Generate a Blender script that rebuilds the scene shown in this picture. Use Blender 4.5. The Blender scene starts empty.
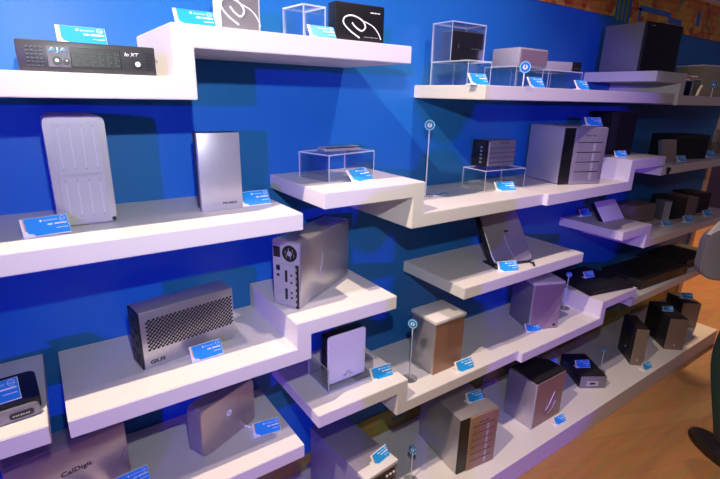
import bpy, bmesh, math, random
from mathutils import Vector, Matrix
random.seed(4)
SC = bpy.context.scene
COL = SC.collection
PI = math.pi
R = math.radians

# ------------------------------------------------------------------ materials
def mat(name, col, rough=.5, metal=0.0, spec=.5, emit=None, noise=0.0, nscale=60, bump=0.0, coat=0.0):
    m = bpy.data.materials.new(name); m.use_nodes = True
    nt = m.node_tree; b = nt.nodes['Principled BSDF']
    b.inputs['Base Color'].default_value = (*col, 1)
    b.inputs['Roughness'].default_value = rough
    b.inputs['Metallic'].default_value = metal
    b.inputs['Specular IOR Level'].default_value = spec
    b.inputs['Coat Weight'].default_value = coat
    if noise or bump:
        tc = nt.nodes.new('ShaderNodeTexCoord'); n = nt.nodes.new('ShaderNodeTexNoise')
        n.inputs['Scale'].default_value = nscale; n.inputs['Detail'].default_value = 3
        nt.links.new(tc.outputs['Object'], n.inputs['Vector'])
        if noise:
            mx = nt.nodes.new('ShaderNodeMix'); mx.data_type = 'RGBA'
            mx.inputs['A'].default_value = (*[c * (1 - noise) for c in col], 1)
            mx.inputs['B'].default_value = (*[min(1, c * (1 + noise)) for c in col], 1)
            nt.links.new(n.outputs['Fac'], mx.inputs['Factor'])
            nt.links.new(mx.outputs['Result'], b.inputs['Base Color'])
        if bump:
            bp = nt.nodes.new('ShaderNodeBump'); bp.inputs['Strength'].default_value = bump; bp.inputs['Distance'].default_value = .002
            nt.links.new(n.outputs['Fac'], bp.inputs['Height']); nt.links.new(bp.outputs['Normal'], b.inputs['Normal'])
    return m

def acrylic(name, tint, gloss):
    m = bpy.data.materials.new(name); m.use_nodes = True
    nt = m.node_tree; nt.nodes.clear()
    o = nt.nodes.new('ShaderNodeOutputMaterial'); mx = nt.nodes.new('ShaderNodeMixShader')
    t = nt.nodes.new('ShaderNodeBsdfTransparent'); g = nt.nodes.new('ShaderNodeBsdfPrincipled' if gloss > .3 else 'ShaderNodeBsdfAnisotropic')
    t.inputs[0].default_value = (*tint, 1)
    if gloss > .3: g.inputs['Base Color'].default_value = (.8, .85, .95, 1)
    g.inputs['Roughness'].default_value = .12
    f = nt.nodes.new('ShaderNodeLayerWeight'); f.inputs['Blend'].default_value = .35
    mt = nt.nodes.new('ShaderNodeMath'); mt.operation = 'MULTIPLY_ADD'
    mt.inputs[1].default_value = .35; mt.inputs[2].default_value = gloss
    nt.links.new(f.outputs['Fresnel'], mt.inputs[0]); nt.links.new(mt.outputs[0], mx.inputs[0])
    nt.links.new(t.outputs[0], mx.inputs[1]); nt.links.new(g.outputs[0], mx.inputs[2]); nt.links.new(mx.outputs[0], o.inputs[0])
    return m

M = dict(
    shelf=mat('shelf_laminate', (.68, .655, .665), .42, noise=.02, nscale=40),
    wall=mat('blue_panel', (.014, .142, .47), .38, spec=.35, noise=.03, nscale=4),
    trim=mat('pale_trim', (.75, .62, .48), .5),
    silver=mat('brushed_silver', (.54, .52, .54), .34, .75, noise=.04, nscale=200),
    silver_lt=mat('pale_silver', (.50, .49, .52), .38, .4, noise=.03, nscale=200),
    satin=mat('satin_grey', (.24, .23, .27), .4, .35, noise=.04, nscale=150),
    bronze=mat('warm_metal', (.50, .42, .39), .33, .6, noise=.05, nscale=120),
    copper=mat('copper_front', (.34, .21, .16), .4, .35),
    brown=mat('brown_grey', (.24, .18, .16), .45, .3, noise=.05),
    dgrey=mat('dark_grey', (.022, .020, .023), .42, .2, noise=.05),
    black=mat('black_plastic', (.009, .009, .011), .35),
    mblack=mat('matt_black', (.006, .006, .008), .7),
    white=mat('white_plastic', (.82, .80, .82), .4),
    offw=mat('off_white_lid', (.66, .63, .66), .4),
    card=mat('card_cyan', (.02, .33, .85), .35, noise=.08, nscale=30),
    cardp=mat('card_paper', (.85, .85, .86), .5),
    orange=mat('orange_fringe', (.85, .42, .05), .5),
    ink=mat('dark_ink', (.02, .02, .025), .5),
    wink=mat('white_ink', (.9, .92, .95), .5),
    gink=mat('grey_ink', (.34, .33, .36), .5),
    ledc=mat('green_grey_marks', (.05, .075, .065), .5),
    cyan=mat('cyan_logo', (.25, .62, .85), .4),
    red=mat('red_plastic', (.45, .03, .02), .4),
    tagblue=mat('tag_blue', (.01, .16, .50), .3),
    rod=mat('clear_rod', (.55, .62, .74), .2, spec=.8),
    cable=mat('black_cable', (.015, .015, .018), .5),
    green=mat('dark_green_trousers', (.006, .030, .022), .85, noise=.3, nscale=30, bump=.4),
    cloth=mat('dark_cloth', (.02, .02, .025), .85, noise=.2, nscale=30),
    skin=mat('skin', (.55, .33, .24), .55),
    hair=mat('dark_hair', (.02, .014, .01), .6),
    leather=mat('black_leather', (.012, .010, .010), .35, noise=.2, nscale=60),
    bag=mat('grey_bag', (.22, .21, .25), .6, noise=.06, nscale=40),
    acr=acrylic('clear_acrylic', (.93, .95, .97), .05),
    acre=acrylic('acrylic_edge', (.85, .9, .97), .55),
)

def floor_mat():
    m = bpy.data.materials.new('wood_floor'); m.use_nodes = True; nt = m.node_tree; b = nt.nodes['Principled BSDF']
    tc = nt.nodes.new('ShaderNodeTexCoord'); mp = nt.nodes.new('ShaderNodeMapping'); mp.inputs['Rotation'].default_value = (0, 0, R(20))
    br = nt.nodes.new('ShaderNodeTexBrick'); br.inputs['Scale'].default_value = 1
    br.inputs['Brick Width'].default_value = 1.1; br.inputs['Row Height'].default_value = .1; br.inputs['Mortar Size'].default_value = .0015
    br.inputs['Color1'].default_value = (.46, .225, .085, 1); br.inputs['Color2'].default_value = (.50, .25, .10, 1); br.inputs['Mortar'].default_value = (.38, .185, .07, 1)
    n = nt.nodes.new('ShaderNodeTexNoise'); n.inputs['Scale'].default_value = 5; n.inputs['Detail'].default_value = 5
    mp2 = nt.nodes.new('ShaderNodeMapping'); mp2.inputs['Rotation'].default_value = (0, 0, R(20)); mp2.inputs['Scale'].default_value = (1, 9, 1)
    mx = nt.nodes.new('ShaderNodeMix'); mx.data_type = 'RGBA'; mx.blend_type = 'MULTIPLY'; mx.inputs['Factor'].default_value = .5
    nt.links.new(tc.outputs['Object'], mp.inputs['Vector']); nt.links.new(mp.outputs[0], br.inputs['Vector'])
    nt.links.new(tc.outputs['Object'], mp2.inputs['Vector']); nt.links.new(mp2.outputs[0], n.inputs['Vector'])
    nt.links.new(br.outputs['Color'], mx.inputs['A']); nt.links.new(n.outputs['Color'], mx.inputs['B']); nt.links.new(mx.outputs['Result'], b.inputs['Base Color'])
    b.inputs['Roughness'].default_value = .38
    return m
M['floor'] = floor_mat()

def band_mat(seed, base, alt, dark):
    m = bpy.data.materials.new('printed_band'); m.use_nodes = True; nt = m.node_tree; b = nt.nodes['Principled BSDF']
    tc = nt.nodes.new('ShaderNodeTexCoord'); mp = nt.nodes.new('ShaderNodeMapping'); mp.inputs['Location'].default_value = (seed, 0, seed)
    sw = nt.nodes.new('ShaderNodeSeparateXYZ'); cb = nt.nodes.new('ShaderNodeCombineXYZ')
    br = nt.nodes.new('ShaderNodeTexBrick'); br.inputs['Scale'].default_value = 1
    br.inputs['Brick Width'].default_value = .085; br.inputs['Row Height'].default_value = .034; br.inputs['Mortar Size'].default_value = .005
    br.inputs['Color1'].default_value = (*base, 1); br.inputs['Color2'].default_value = (*alt, 1); br.inputs['Mortar'].default_value = (*dark, 1)
    vo = nt.nodes.new('ShaderNodeTexVoronoi'); vo.distance = 'CHEBYCHEV'; vo.inputs['Scale'].default_value = 16
    rp = nt.nodes.new('ShaderNodeValToRGB'); rp.color_ramp.interpolation = 'CONSTANT'
    e = rp.color_ramp.elements; e[0].color = (*base, 1); e[0].position = 0; e[1].color = (*alt, 1); e[1].position = .45
    x = rp.color_ramp.elements.new(.72); x.color = (*dark, 1); x = rp.color_ramp.elements.new(.88); x.color = (.04, .22, .10, 1)
    mx = nt.nodes.new('ShaderNodeMix'); mx.data_type = 'RGBA'; mx.inputs['Factor'].default_value = .45
    nt.links.new(tc.outputs['Object'], mp.inputs['Vector']); nt.links.new(mp.outputs[0], sw.inputs[0])
    nt.links.new(sw.outputs['X'], cb.inputs['X']); nt.links.new(sw.outputs['Z'], cb.inputs['Y'])
    nt.links.new(cb.outputs[0], br.inputs['Vector']); nt.links.new(cb.outputs[0], vo.inputs['Vector'])
    nt.links.new(vo.outputs['Color'], rp.inputs['Fac'])
    mx.inputs['Factor'].default_value = .72; nt.links.new(br.outputs['Color'], mx.inputs['A']); nt.links.new(rp.outputs['Color'], mx.inputs['B']); nt.links.new(mx.outputs['Result'], b.inputs['Base Color'])
    b.inputs['Roughness'].default_value = .45
    return m
M['band_top'] = band_mat(.0, (.62, .22, .02), (.70, .42, .05), (.42, .05, .01))
M['band_low'] = band_mat(.3, (.30, .30, .04), (.40, .26, .03), (.05, .12, .22))

# ------------------------------------------------------------------ mesh helpers
class MB:
    def __init__(s): s.b = bmesh.new()
    def box(s, x0, x1, y0, y1, z0, z1, bev=0, seg=2, mi=0, mtx=None):
        t = bmesh.new(); bmesh.ops.create_cube(t, size=1)
        for v in t.verts: v.co = Vector(((x0 + x1) / 2 + v.co.x * (x1 - x0), (y0 + y1) / 2 + v.co.y * (y1 - y0), (z0 + z1) / 2 + v.co.z * (z1 - z0)))
        if bev: bmesh.ops.bevel(t, geom=t.edges[:], offset=bev, segments=seg, profile=.5, affect='EDGES')
        return s.add(t, mi, mtx)
    def add(s, t, mi=0, mtx=None):
        if mtx is not None: t.transform(mtx)
        for f in t.faces: f.material_index = mi
        me = bpy.data.meshes.new('t'); t.to_mesh(me); t.free(); s.b.from_mesh(me); bpy.data.meshes.remove(me); return s
    def cyl(s, p, r, h, axis='Z', n=24, r2=None, bev=0, mi=0):
        t = bmesh.new(); bmesh.ops.create_cone(t, cap_ends=True, segments=n, radius1=r, radius2=r if r2 is None else r2, depth=h)
        if bev: bmesh.ops.bevel(t, geom=[e for e in t.edges if len(e.link_faces) == 2 and any(len(f.verts) > 4 for f in e.link_faces)], offset=bev, segments=2, affect='EDGES')
        rot = {'Z': Matrix.Identity(4), 'X': Matrix.Rotation(PI / 2, 4, 'Y'), 'Y': Matrix.Rotation(PI / 2, 4, 'X')}[axis]
        return s.add(t, mi, Matrix.Translation(p) @ rot)
    def ring(s, p, ro, ri, h, axis='Y', n=28):
        t = bmesh.new(); vs = []
        for k in range(n):
            a = 2 * PI * k / n
            vs.append([t.verts.new((r * math.cos(a), r * math.sin(a), z)) for r, z in ((ro, -h / 2), (ro, h / 2), (ri, h / 2), (ri, -h / 2))])
        for k in range(n):
            A, B = vs[k], vs[(k + 1) % n]
            for j in range(4): t.faces.new((A[j], B[j], B[(j + 1) % 4], A[(j + 1) % 4]))
        bmesh.ops.recalc_face_normals(t, faces=t.faces[:])
        rot = {'Z': Matrix.Identity(4), 'X': Matrix.Rotation(PI / 2, 4, 'Y'), 'Y': Matrix.Rotation(PI / 2, 4, 'X')}[axis]
        return s.add(t, 0, Matrix.Translation(p) @ rot)
    def prism(s, pts, y0, y1, mi=0, bev=0, axis='Y', mtx=None):
        """polygon in xz, extruded along y (axis Y) or polygon in xy extruded along z (axis Z) or in yz along x"""
        t = bmesh.new()
        def P(a, b, c): return {'Y': (a, c, b), 'Z': (a, b, c), 'X': (c, a, b)}[axis]
        A = [t.verts.new(P(a, b, y0)) for a, b in pts]; B = [t.verts.new(P(a, b, y1)) for a, b in pts]
        t.faces.new(A); t.faces.new(B[::-1]); n = len(pts)
        for i in range(n): t.faces.new((A[i], B[i], B[(i + 1) % n], A[(i + 1) % n]))
        bmesh.ops.recalc_face_normals(t, faces=t.faces[:])
        if bev: bmesh.ops.bevel(t, geom=t.edges[:], offset=bev, segments=2, affect='EDGES')
        return s.add(t, mi, mtx)
    def tube(s, pts, r, n=8, closed=False):
        t = bmesh.new(); pts = [Vector(p) for p in pts]; rings = []; N = len(pts)
        for i, p in enumerate(pts):
            a = pts[max(0, i - 1)] if not closed else pts[(i - 1) % N]; c = pts[min(N - 1, i + 1)] if not closed else pts[(i + 1) % N]
            d = (c - a).normalized(); u = d.cross(Vector((.13, .21, 1))).normalized()
            if u.length < .1: u = d.cross(Vector((1, 0, 0))).normalized()
            w = d.cross(u); rings.append([t.verts.new(p + r * (math.cos(2 * PI * k / n) * u + math.sin(2 * PI * k / n) * w)) for k in range(n)])
        for i in range(N if closed else N - 1):
            A, B = rings[i], rings[(i + 1) % N]
            for k in range(n): t.faces.new((A[k], A[(k + 1) % n], B[(k + 1) % n], B[k]))
        if not closed: t.faces.new(rings[0][::-1]); t.faces.new(rings[-1])
        bmesh.ops.recalc_face_normals(t, faces=t.faces[:])
        return s.add(t)
    def build(s, name, m, parent=None, smooth=False):
        me = bpy.data.meshes.new(name); s.b.to_mesh(me); s.b.free()
        for x in (m if isinstance(m, (list, tuple)) else [m]): me.materials.append(x)
        if smooth:
            for p in me.polygons: p.use_smooth = True
            try: me.set_sharp_from_angle(angle=R(35))
            except Exception: pass
        o = bpy.data.objects.new(name, me); COL.objects.link(o)
        if parent: o.parent = parent
        return o

def rrect(x0, x1, z0, z1, r, n=5):
    pts = []
    for cx, cz, a0 in ((x1 - r, z1 - r, 0), (x0 + r, z1 - r, 90), (x0 + r, z0 + r, 180), (x1 - r, z0 + r, 270)):
        for k in range(n + 1):
            a = R(a0 + 90 * k / n); pts.append((cx + r * math.cos(a), cz + r * math.sin(a)))
    return pts

def tag(o, label, cat, group=None, kind=None):
    if kind: o['kind'] = kind
    if label: o['label'] = label
    if cat: o['category'] = cat
    if group: o['group'] = group
    return o
def thing(name, label, cat, loc, ang=0, tilt=0, group=None):
    o = bpy.data.objects.new(name, None); COL.objects.link(o); o.empty_display_size = .02
    o.location = loc; o.rotation_euler = (R(-tilt), 0, R(ang))
    return tag(o, label, cat, group)
def struct(o, label=None):
    o['kind'] = 'structure'
    if label: o['label'] = label
    return o
def copy_tree(o, parent=None):
    c = o.copy(); COL.objects.link(c)
    if parent: c.parent = parent
    for ch in list(o.children): copy_tree(ch, c)
    return c

def text(name, s, width, m, parent, loc, rot=(PI / 2, 0, 0), thick=.0004, shear=0, height=None, label=None, bold=0):
    cu = bpy.data.curves.new(name + '_c', 'FONT'); cu.body = s; cu.size = 1; cu.extrude = 0; cu.resolution_u = 3; cu.shear = shear; cu.offset = bold
    t = bpy.data.objects.new('t', cu); COL.objects.link(t)
    bpy.context.view_layer.update()
    me = bpy.data.meshes.new_from_object(t.evaluated_get(bpy.context.evaluated_depsgraph_get()))
    bpy.data.objects.remove(t); bpy.data.curves.remove(cu)
    xs = [v.co.x for v in me.vertices]; ys = [v.co.y for v in me.vertices]
    k = width / (max(xs) - min(xs)); ky = k if not height else height / (max(ys) - min(ys)); cx = (max(xs) + min(xs)) / 2; cy = (max(ys) + min(ys)) / 2
    b = bmesh.new(); b.from_mesh(me); bpy.data.meshes.remove(me)
    for v in b.verts: v.co = Vector(((v.co.x - cx) * k, (v.co.y - cy) * ky, 0))
    bmesh.ops.solidify(b, geom=b.faces[:], thickness=thick)
    me = bpy.data.meshes.new(name); b.to_mesh(me); b.free(); me.materials.append(m)
    o = bpy.data.objects.new(name, me); COL.objects.link(o); o.parent = parent; o.location = loc; o.rotation_euler = rot
    if label: o['label'] = label
    return o

def marks(width, m, parent, loc, height=.004, **k):
    """a row of tiny printed strokes where the print is too small to read"""
    b = MB(); n = 7; w_ = width / n
    for i in range(n):
        x0 = loc[0] - width / 2 + i * w_; hh = height * (.5 if i % 3 else .62)
        b.box(x0, x0 + w_ * (.72 if i % 2 else .55), loc[1] - .0004, loc[1], loc[2] - hh / 2, loc[2] + hh / 2)
    return b.build('fine_print', m, parent)

# ------------------------------------------------------------------ camera
f_px = 464.3872
yaw, pit, rol = .6151, .3019, .0241
cy, sy = math.cos(yaw), math.sin(yaw); cp, sp = math.cos(pit), math.sin(pit)
F = Vector((sy * cp, cy * cp, -sp)); Rt = Vector((cy, -sy, 0)); U = Rt.cross(F)
cr, sr = math.cos(rol), math.sin(rol)
Rr = cr * Rt + sr * U; Uu = -sr * Rt + cr * U
cam = bpy.data.cameras.new('camera'); co = bpy.data.objects.new('camera', cam); COL.objects.link(co)
cam.sensor_width = 36; cam.lens = f_px * 36 / 720; cam.clip_start = .02; cam.clip_end = 60
co.matrix_world = Matrix(((Rr.x, Uu.x, -F.x, 0), (Rr.y, Uu.y, -F.y, -1.2133), (Rr.z, Uu.z, -F.z, 1.3967), (0, 0, 0, 1)))
SC.camera = co

# ------------------------------------------------------------------ the setting
struct(MB().box(-6, 14, -7.5, 9, -.05, 0).build('floor', M['floor']), 'orange brown wooden floor running past the display')
struct(MB().box(-1.6, 3.68, 0, .10, 0, 1.915).build('wall_back', M['wall']), 'blue display wall carrying the white shelves')
struct(MB().box(3.66, 3.72, -.012, .11, 0, 1.93, .003).build('trim_1', M['trim']), 'pale upright edge strip at the far end of the wall')
struct(MB().box(-1.6, 3.66, -.014, .11, 1.915, 1.935, .003).build('trim_2', M['trim']), 'pale cap strip along the top of the wall')
# printed graphic bands (flat prints on the wall)
def band(x0, x1, z0, z1, m, n):
    return MB().box(x0, x1, -.004, 0, z0, z1).build('trim_%d' % n, m)
struct(band(1.30, 2.20, 1.752, 1.915, M['band_top'], 3), 'orange and red printed band along the wall top')
struct(band(2.34, 3.66, 1.740, 1.915, M['band_top'], 4), 'orange and red printed band at the far wall top')
struct(band(-1.6, .80, .095, .162, M['band_low'], 5), 'olive printed band low on the wall at left')
struct(band(.80, 3.66, .095, .195, M['band_low'], 6), 'olive and yellow printed band low on the wall')
s = MB()
for i, (a, b_) in enumerate(((2.225, 2.24), (2.262, 2.272), (2.295, 2.31))): s.box(a, b_, -.004, 0, 1.74, 1.915)
struct(s.build('trim_7', mat('print_green', (.16, .20, .06), .5)), 'green vertical printed lines on the blue wall')
s = MB(); s.box(2.40, 2.72, -.006, -.004, 1.80, 1.822); s.box(2.40, 2.425, -.006, -.004, 1.755, 1.81); s.box(2.70, 2.85, -.006, -.004, 1.775, 1.80); s.box(3.02, 3.06, -.006, -.004, 1.79, 1.86)
struct(s.build('trim_8', mat('print_blue', (.05, .16, .55), .5)), 'blue printed circuit lines on the orange band')

T = .0395; DP = .30
def zshelf(label, pts, depth=DP, y0=0.0):
    o = MB().prism(pts, -depth, y0, bev=.0016).build('display_shelf', M['shelf'], None)
    return tag(o, label, 'shelf', 'white wall shelves')
def slab(x0, x1, z): return [(x0, z - T), (x1, z - T), (x1, z), (x0, z)]
def step_up(x0, xr0, xr1, x1, z1, z2):
    return [(x0, z1 - T), (xr1, z1 - T), (xr1, z2 - T), (x1, z2 - T), (x1, z2), (xr0, z2), (xr0, z1), (x0, z1)]
def step_dn(x0, xr0, xr1, x1, z1, z2):
    return [(x0, z1 - T), (xr0, z1 - T), (xr0, z2 - T), (x1, z2 - T), (x1, z2), (xr1, z2), (xr1, z1), (x0, z1)]
zA1, zA2, zS, zT1, zT2, zU1, zU2 = 1.4203, 1.5103, 1.1364, .7927, .8621, .5701, .493
zE1, zE2, zF, zC1, zC2, zD1, zD2 = .488, .5657, .8209, 1.1776, 1.0906, 1.0906, 1.1750
zB, zG1, zG2, zI1, zI2, zK, zL, zM = 1.431, 1.5132, 1.4258, .8606, .7899, .0936, .4995, .7973
zH, zJ = 1.126, .4955
zshelf('white stepped shelf at top left carrying the black audio unit', step_up(-1.2, .2307, .2688, .7843, zA1, zA2))
zshelf('white flat shelf at left under the tall silver plate enclosure', slab(-1.2, .4855, zS))
zshelf('white stepped shelf carrying the perforated box and silver tower', step_up(-.022, .4636, .5040, .777, zT1, zT2))
zshelf('short white shelf at the left edge under a dark dock', slab(-1.2, -.0521, zM))
zshelf('white low shelf at bottom left under rounded silver drives', slab(-1.2, .4799, zL))
zshelf('white stepped shelf carrying the cased drive and lidded tower', step_dn(.5235, .7990, .8396, 1.386, zU1, zU2))
zshelf('white stepped shelf carrying the clear bridge with slim bar', step_dn(.5408, .8150, .8570, 1.404, zC1, zC2))
zshelf('white flat shelf under the tilted slim drive in the centre', slab(1.0547, 1.7319, zF))
zshelf('white flat shelf near the top under clear cases', slab(1.059, 2.235, zB))
zshelf('white stepped shelf carrying the big silver bay tower', step_up(1.405, 1.9397, 1.979, 2.2345, zD1, zD2), .318)
zshelf('white stepped shelf carrying the lavender grey tower', step_up(1.387, 1.9254, 1.963, 2.228, zE1, zE2), .318)
zshelf('white stepped shelf at upper right below the black fronted tower', step_dn(2.04, 2.266, 2.31, 3.62, zG1, zG2))
zshelf('white stepped shelf at right under the little leaning drive', step_dn(2.025, 2.247, 2.2857, 3.36, zI1, zI2))
zshelf('far white shelf at right holding small dark devices', slab(2.26, 3.62, zH))
zshelf('far white shelf at right under the black rack units', slab(2.245, 3.30, zJ))
pl = MB(); pl.box(-1.2, 3.235, -.4006, 0, 0, zK, .002)
tag(pl.build('display_plinth', M['shelf']), 'long white plinth on the floor along the wall foot', 'plinth')

# ------------------------------------------------------------------ info cards
def make_card():
    r = thing('info_card', '', 'card', (0, 0, 0))
    w, H, th = .0375, .037, R(32)
    rx = (PI / 2 - th, 0, 0)
    base = MB().prism([(0, 0), (math.sin(th) * H, math.cos(th) * H), (math.sin(th) * H + .0016, math.cos(th) * H), (.0050, .0036), (.024, .0016), (.024, 0)], -w, w, axis='X', bev=.0003).build('card_stand', M['cardp'], r)
    S = Matrix.Rotation(PI / 2 - th, 4, 'X')
    pts = [(-w + .006, .013), (-w + .009, .0075), (-w + .016, .006), (-w + .019, .002), (w - .001, .002), (w - .001, H - .001), (-w + .006, H - .001)]
    MB().prism([(a, b) for a, b in pts], .0002, .001, axis='Z', mtx=S).build('printed_sheet', M['card'], r)
    MB().box(-w + .004, -w + .006, .013, H - .001, .0002, .001, mtx=S).build('orange_edge', M['orange'], r)
    lines = MB()
    lines.cyl((-.006, H * .79, .0013), .0022, .0006, n=14)
    lines.ring((.0285, H * .79, .0013), .0048, .0043, .0006, axis='Z')
    for x0, x1, y in ((.014, .034, .56), (.003, .011, .56), (.016, .034, .33)):
        lines.box(x0, x1, H * y - (.0014 if y > .5 else .0006), H * y + (.0014 if y > .5 else .0006), .001, .0015)
    o = lines.build('print_marks', M['wink'], r); o.data.transform(S)
    v = Vector((.0095, H * .79, .0011)); v.rotate(S.to_quaternion())
    text('lettering', 'thunderbolt', .022, M['wink'], r, v, rx, .0004)
    v = Vector((.0285, H * .79, .0011)); v.rotate(S.to_quaternion())
    text('lettering', 'intel', .007, M['wink'], r, v, rx, .0004)
    return r
_card = make_card(); _used = [False]
def card(x, y, z, ang, label, sc=1.0, tilt=0):
    c = copy_tree(_card) if _used[0] else _card; _used[0] = True
    c.location = (x, y, z); c.rotation_euler = (R(-tilt), 0, R(ang)); c.scale = (sc,) * 3
    tag(c, label, 'card', 'blue info cards')
    return c

# ------------------------------------------------------------------ lollipop posts
def post(x, y, z, h, ang, label, r=.0155, lean=0):
    t = thing('sign_post', label, 'sign post', (x, y, z), ang, lean, 'round tag posts')
    MB().cyl((0, 0, .0015), .026, .003, n=28, bev=.0008).build('base', M['acr'], t)
    MB().cyl((0, 0, h / 2), .0022, h, n=10).build('rod', M['rod'], t, True)
    d = MB().cyl((0, 0, h), r, .006, 'Y', 28, bev=.001).build('round_tag', M['tagblue'], t, True)
    MB().ring((0, -.0032, h), r * .99, r * .84, .001).build('tag_rim', M['cyan'], d)
    b = MB()
    b.cyl((0, -.0034, h), r * .42, .001, 'Y', 20)
    b.build('tag_centre', M['white'], d)
    b = MB().prism([(-.001, .006), (.003, .006), (.0012, .0012), (.0035, .0012), (-.002, -.007), (-.0003, -.0012), (-.003, -.0012)], -.0048, -.004)
    o = b.build('bolt_mark', M['tagblue'], d); o.location = (0, 0, h)
    return t

# ------------------------------------------------------------------ acrylic pieces
def sheet(mb, x0, x1, y0, y1, z0, z1):
    mb.box(x0, x1, y0, y1, z0, z1)
def edge_faces(o):
    """give the narrow faces of each sheet the bright edge material"""
    me = o.data; me.materials.append(M['acre'])
    for p in me.polygons:
        if p.area < .0045 * max((me.vertices[a].co - me.vertices[b].co).length for a, b in p.edge_keys): p.material_index = 1
    return o
def riser(x, y, z, ang, w, d, h, label, t=.0035):
    r = thing('acrylic_riser', label, 'riser', (x, y, z), ang, 0, 'clear acrylic risers')
    edge_faces(MB().box(0, w, 0, d, h - t, h).build('top_sheet', M['acr'], r))
    for x0 in (0, w - t): edge_faces(MB().box(x0, x0 + t, 0, d, 0, h - t).build('side_sheet', M['acr'], r))
    return r
def case(x, y, z, ang, w, d, h, label, t=.003):
    r = thing('acrylic_case', label, 'case', (x, y, z), ang)
    for n, a in (('top_sheet', (0, w, 0, d, h - t, h)), ('side_sheet', (0, t, t, d - t, 0, h - t)), ('side_sheet', (w - t, w, t, d - t, 0, h - t)),
                 ('front_sheet', (0, w, 0, t, 0, h - t)), ('back_sheet', (0, w, d - t, d, 0, h - t))):
        edge_faces(MB().box(*a).build(n, M['acr'], r))
    return r

# ------------------------------------------------------------------ devices. origin = front left base corner, x along the front, y to the back
G_ENC = None
def dev(name, label, cat, x, y, z, ang, tilt=0): return thing(name, label, cat, (x, y, z), ang, tilt)
def feet(t, w, d, r=.006, h=.004):
    for a, b in ((.02, .02), (w - .02, .02), (.02, d - .02), (w - .02, d - .02)):
        MB().cyl((a, b, h / 2), r, h, n=12).build('foot', M['mblack'], t)

# 1 audio unit
t = dev('audio_unit', 'black rack style audio unit with dark display on the top left shelf', 'audio unit', .003, -.283, zA1, 0)
W, H, D = .201, .046, .19
b = MB(); b.box(0, W, .006, D, .001, H, .002); b.build('body', M['dgrey'], t, True)
b = MB(); b.box(0, W, 0, .006, 0, H + .001, .002); b.build('front_panel', mat('gunmetal', (.06, .06, .065), .4, .3), t, True)
MB().box(.040, .071, -.001, 0, .008, .039, .0004).build('logo_plate', mat('plate_mid', (.16, .16, .17), .5), t)
text('logo', 'AJA', .027, M['cyan'], t, (.055, -.0012, .033), height=.009, bold=.02)
MB().ring((.052, -.002, .018), .0065, .0028, .003).build('jack_socket', M['black'], t); MB().cyl((.052, -.001, .018), .0025, .003, 'Y').build('jack_core', M['silver'], t)
MB().cyl((.065, -.003, .017), .0045, .006, 'Y', bev=.001).build('volume_knob', M['black'], t); MB().cyl((.065, -.0065, .018), .0014, .001, 'Y').build('knob_mark', M['white'], t)
dsp = MB().box(.072, .145, -.001, .0, .009, .039, .0005).build('display', M['black'], t)
b = MB()
for k in range(6):
    x0 = .077 + k * .0118
    for q in range(5):
        b.box(x0, x0 + .0028, -.0016, -.001, .012 + q * .0045, .0150 + q * .0045)
        if (k + q) % 2: b.box(x0 + .0042, x0 + .0068, -.0016, -.001, .012 + q * .0045, .0150 + q * .0045)
b.build('level_marks', M['ledc'], dsp)
text('model_lettering', 'Io XT', .023, M['wink'], t, (.163, -.0004, .033), height=.006, shear=.25, bold=.02)
MB().ring((.171, -.002, .018), .0068, .005, .003).build('button_ring', M['black'], t); MB().cyl((.171, -.002, .018), .0045, .004, 'Y', bev=.001).build('power_button', M['white'], t)
b = MB()
for k in range(4):
    for q in range(6): b.box(.012 + k * .006, .016 + k * .006, -.0008, 0, .008 + q * .0055, .0105 + q * .0055)
b.build('vent', M['black'], t)
b = MB()
for q in range(6): b.box(.184, .196, -.0008, 0, .008 + q * .0055, .0098 + q * .0055)
b.build('vent', M['black'], t)
b = MB().cyl((W + .002, .003, .025), .003, .004, 'X', n=12); b.build('side_screw', M['silver'], t)
card(.101, -.235, zA1 + .0465, 0, 'blue info card standing on top of the black audio unit')

# 2 tall plate enclosure
t = dev('storage_enclosure', 'tall silver storage enclosure with grooved rounded front plate', 'storage enclosure', .022, -.172, zS, -.5)
W, D, H = .102, .135, .211
MB().prism(rrect(0, W, 0, H, .014), .004, D, bev=.002).build('body', M['silver_lt'], t, True)
MB().prism(rrect(0.002, W - .002, 0.002, H - .002, .014), 0, .004, bev=.0015).build('front_frame', M['silver_lt'], t, True)
pn = MB().prism(rrect(.012, W - .012, .010, H - .012, .004), -.003, 0, bev=.0008).build('front_plate', mat('plate_grey', (.46, .46, .49), .42, .3), t, True)
b = MB()
for k in range(4):
    gx = .022 + k * .0193
    b.box(gx - .0006, gx + .0006, -.0034, -.003, .115, .190); b.box(gx - .0006, gx + .0006, -.0034, -.003, .022, .085)
b.build('grooves', mat('groove', (.60, .59, .63), .5), pn)
b = MB()
for k in range(4):
    gx = .022 + k * .0193
    for z_ in (.192, .112, .090, .020): b.cyl((gx, -.0034, z_), .0018, .001, 'Y', 10)
b.build('screws', M['gink'], pn)
text('embossed_lettering', 'ACCUSYS', .060, M['silver'], pn, (W / 2, -.0034, .1005), height=.006)
MB().cyl((W - .006, -.001, .008), .004, .002, 'Y', 12).build('corner_screw', M['black'], t)
card(.002, -.216, zS, 10, 'blue info card in front of the tall grooved enclosure')

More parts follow.
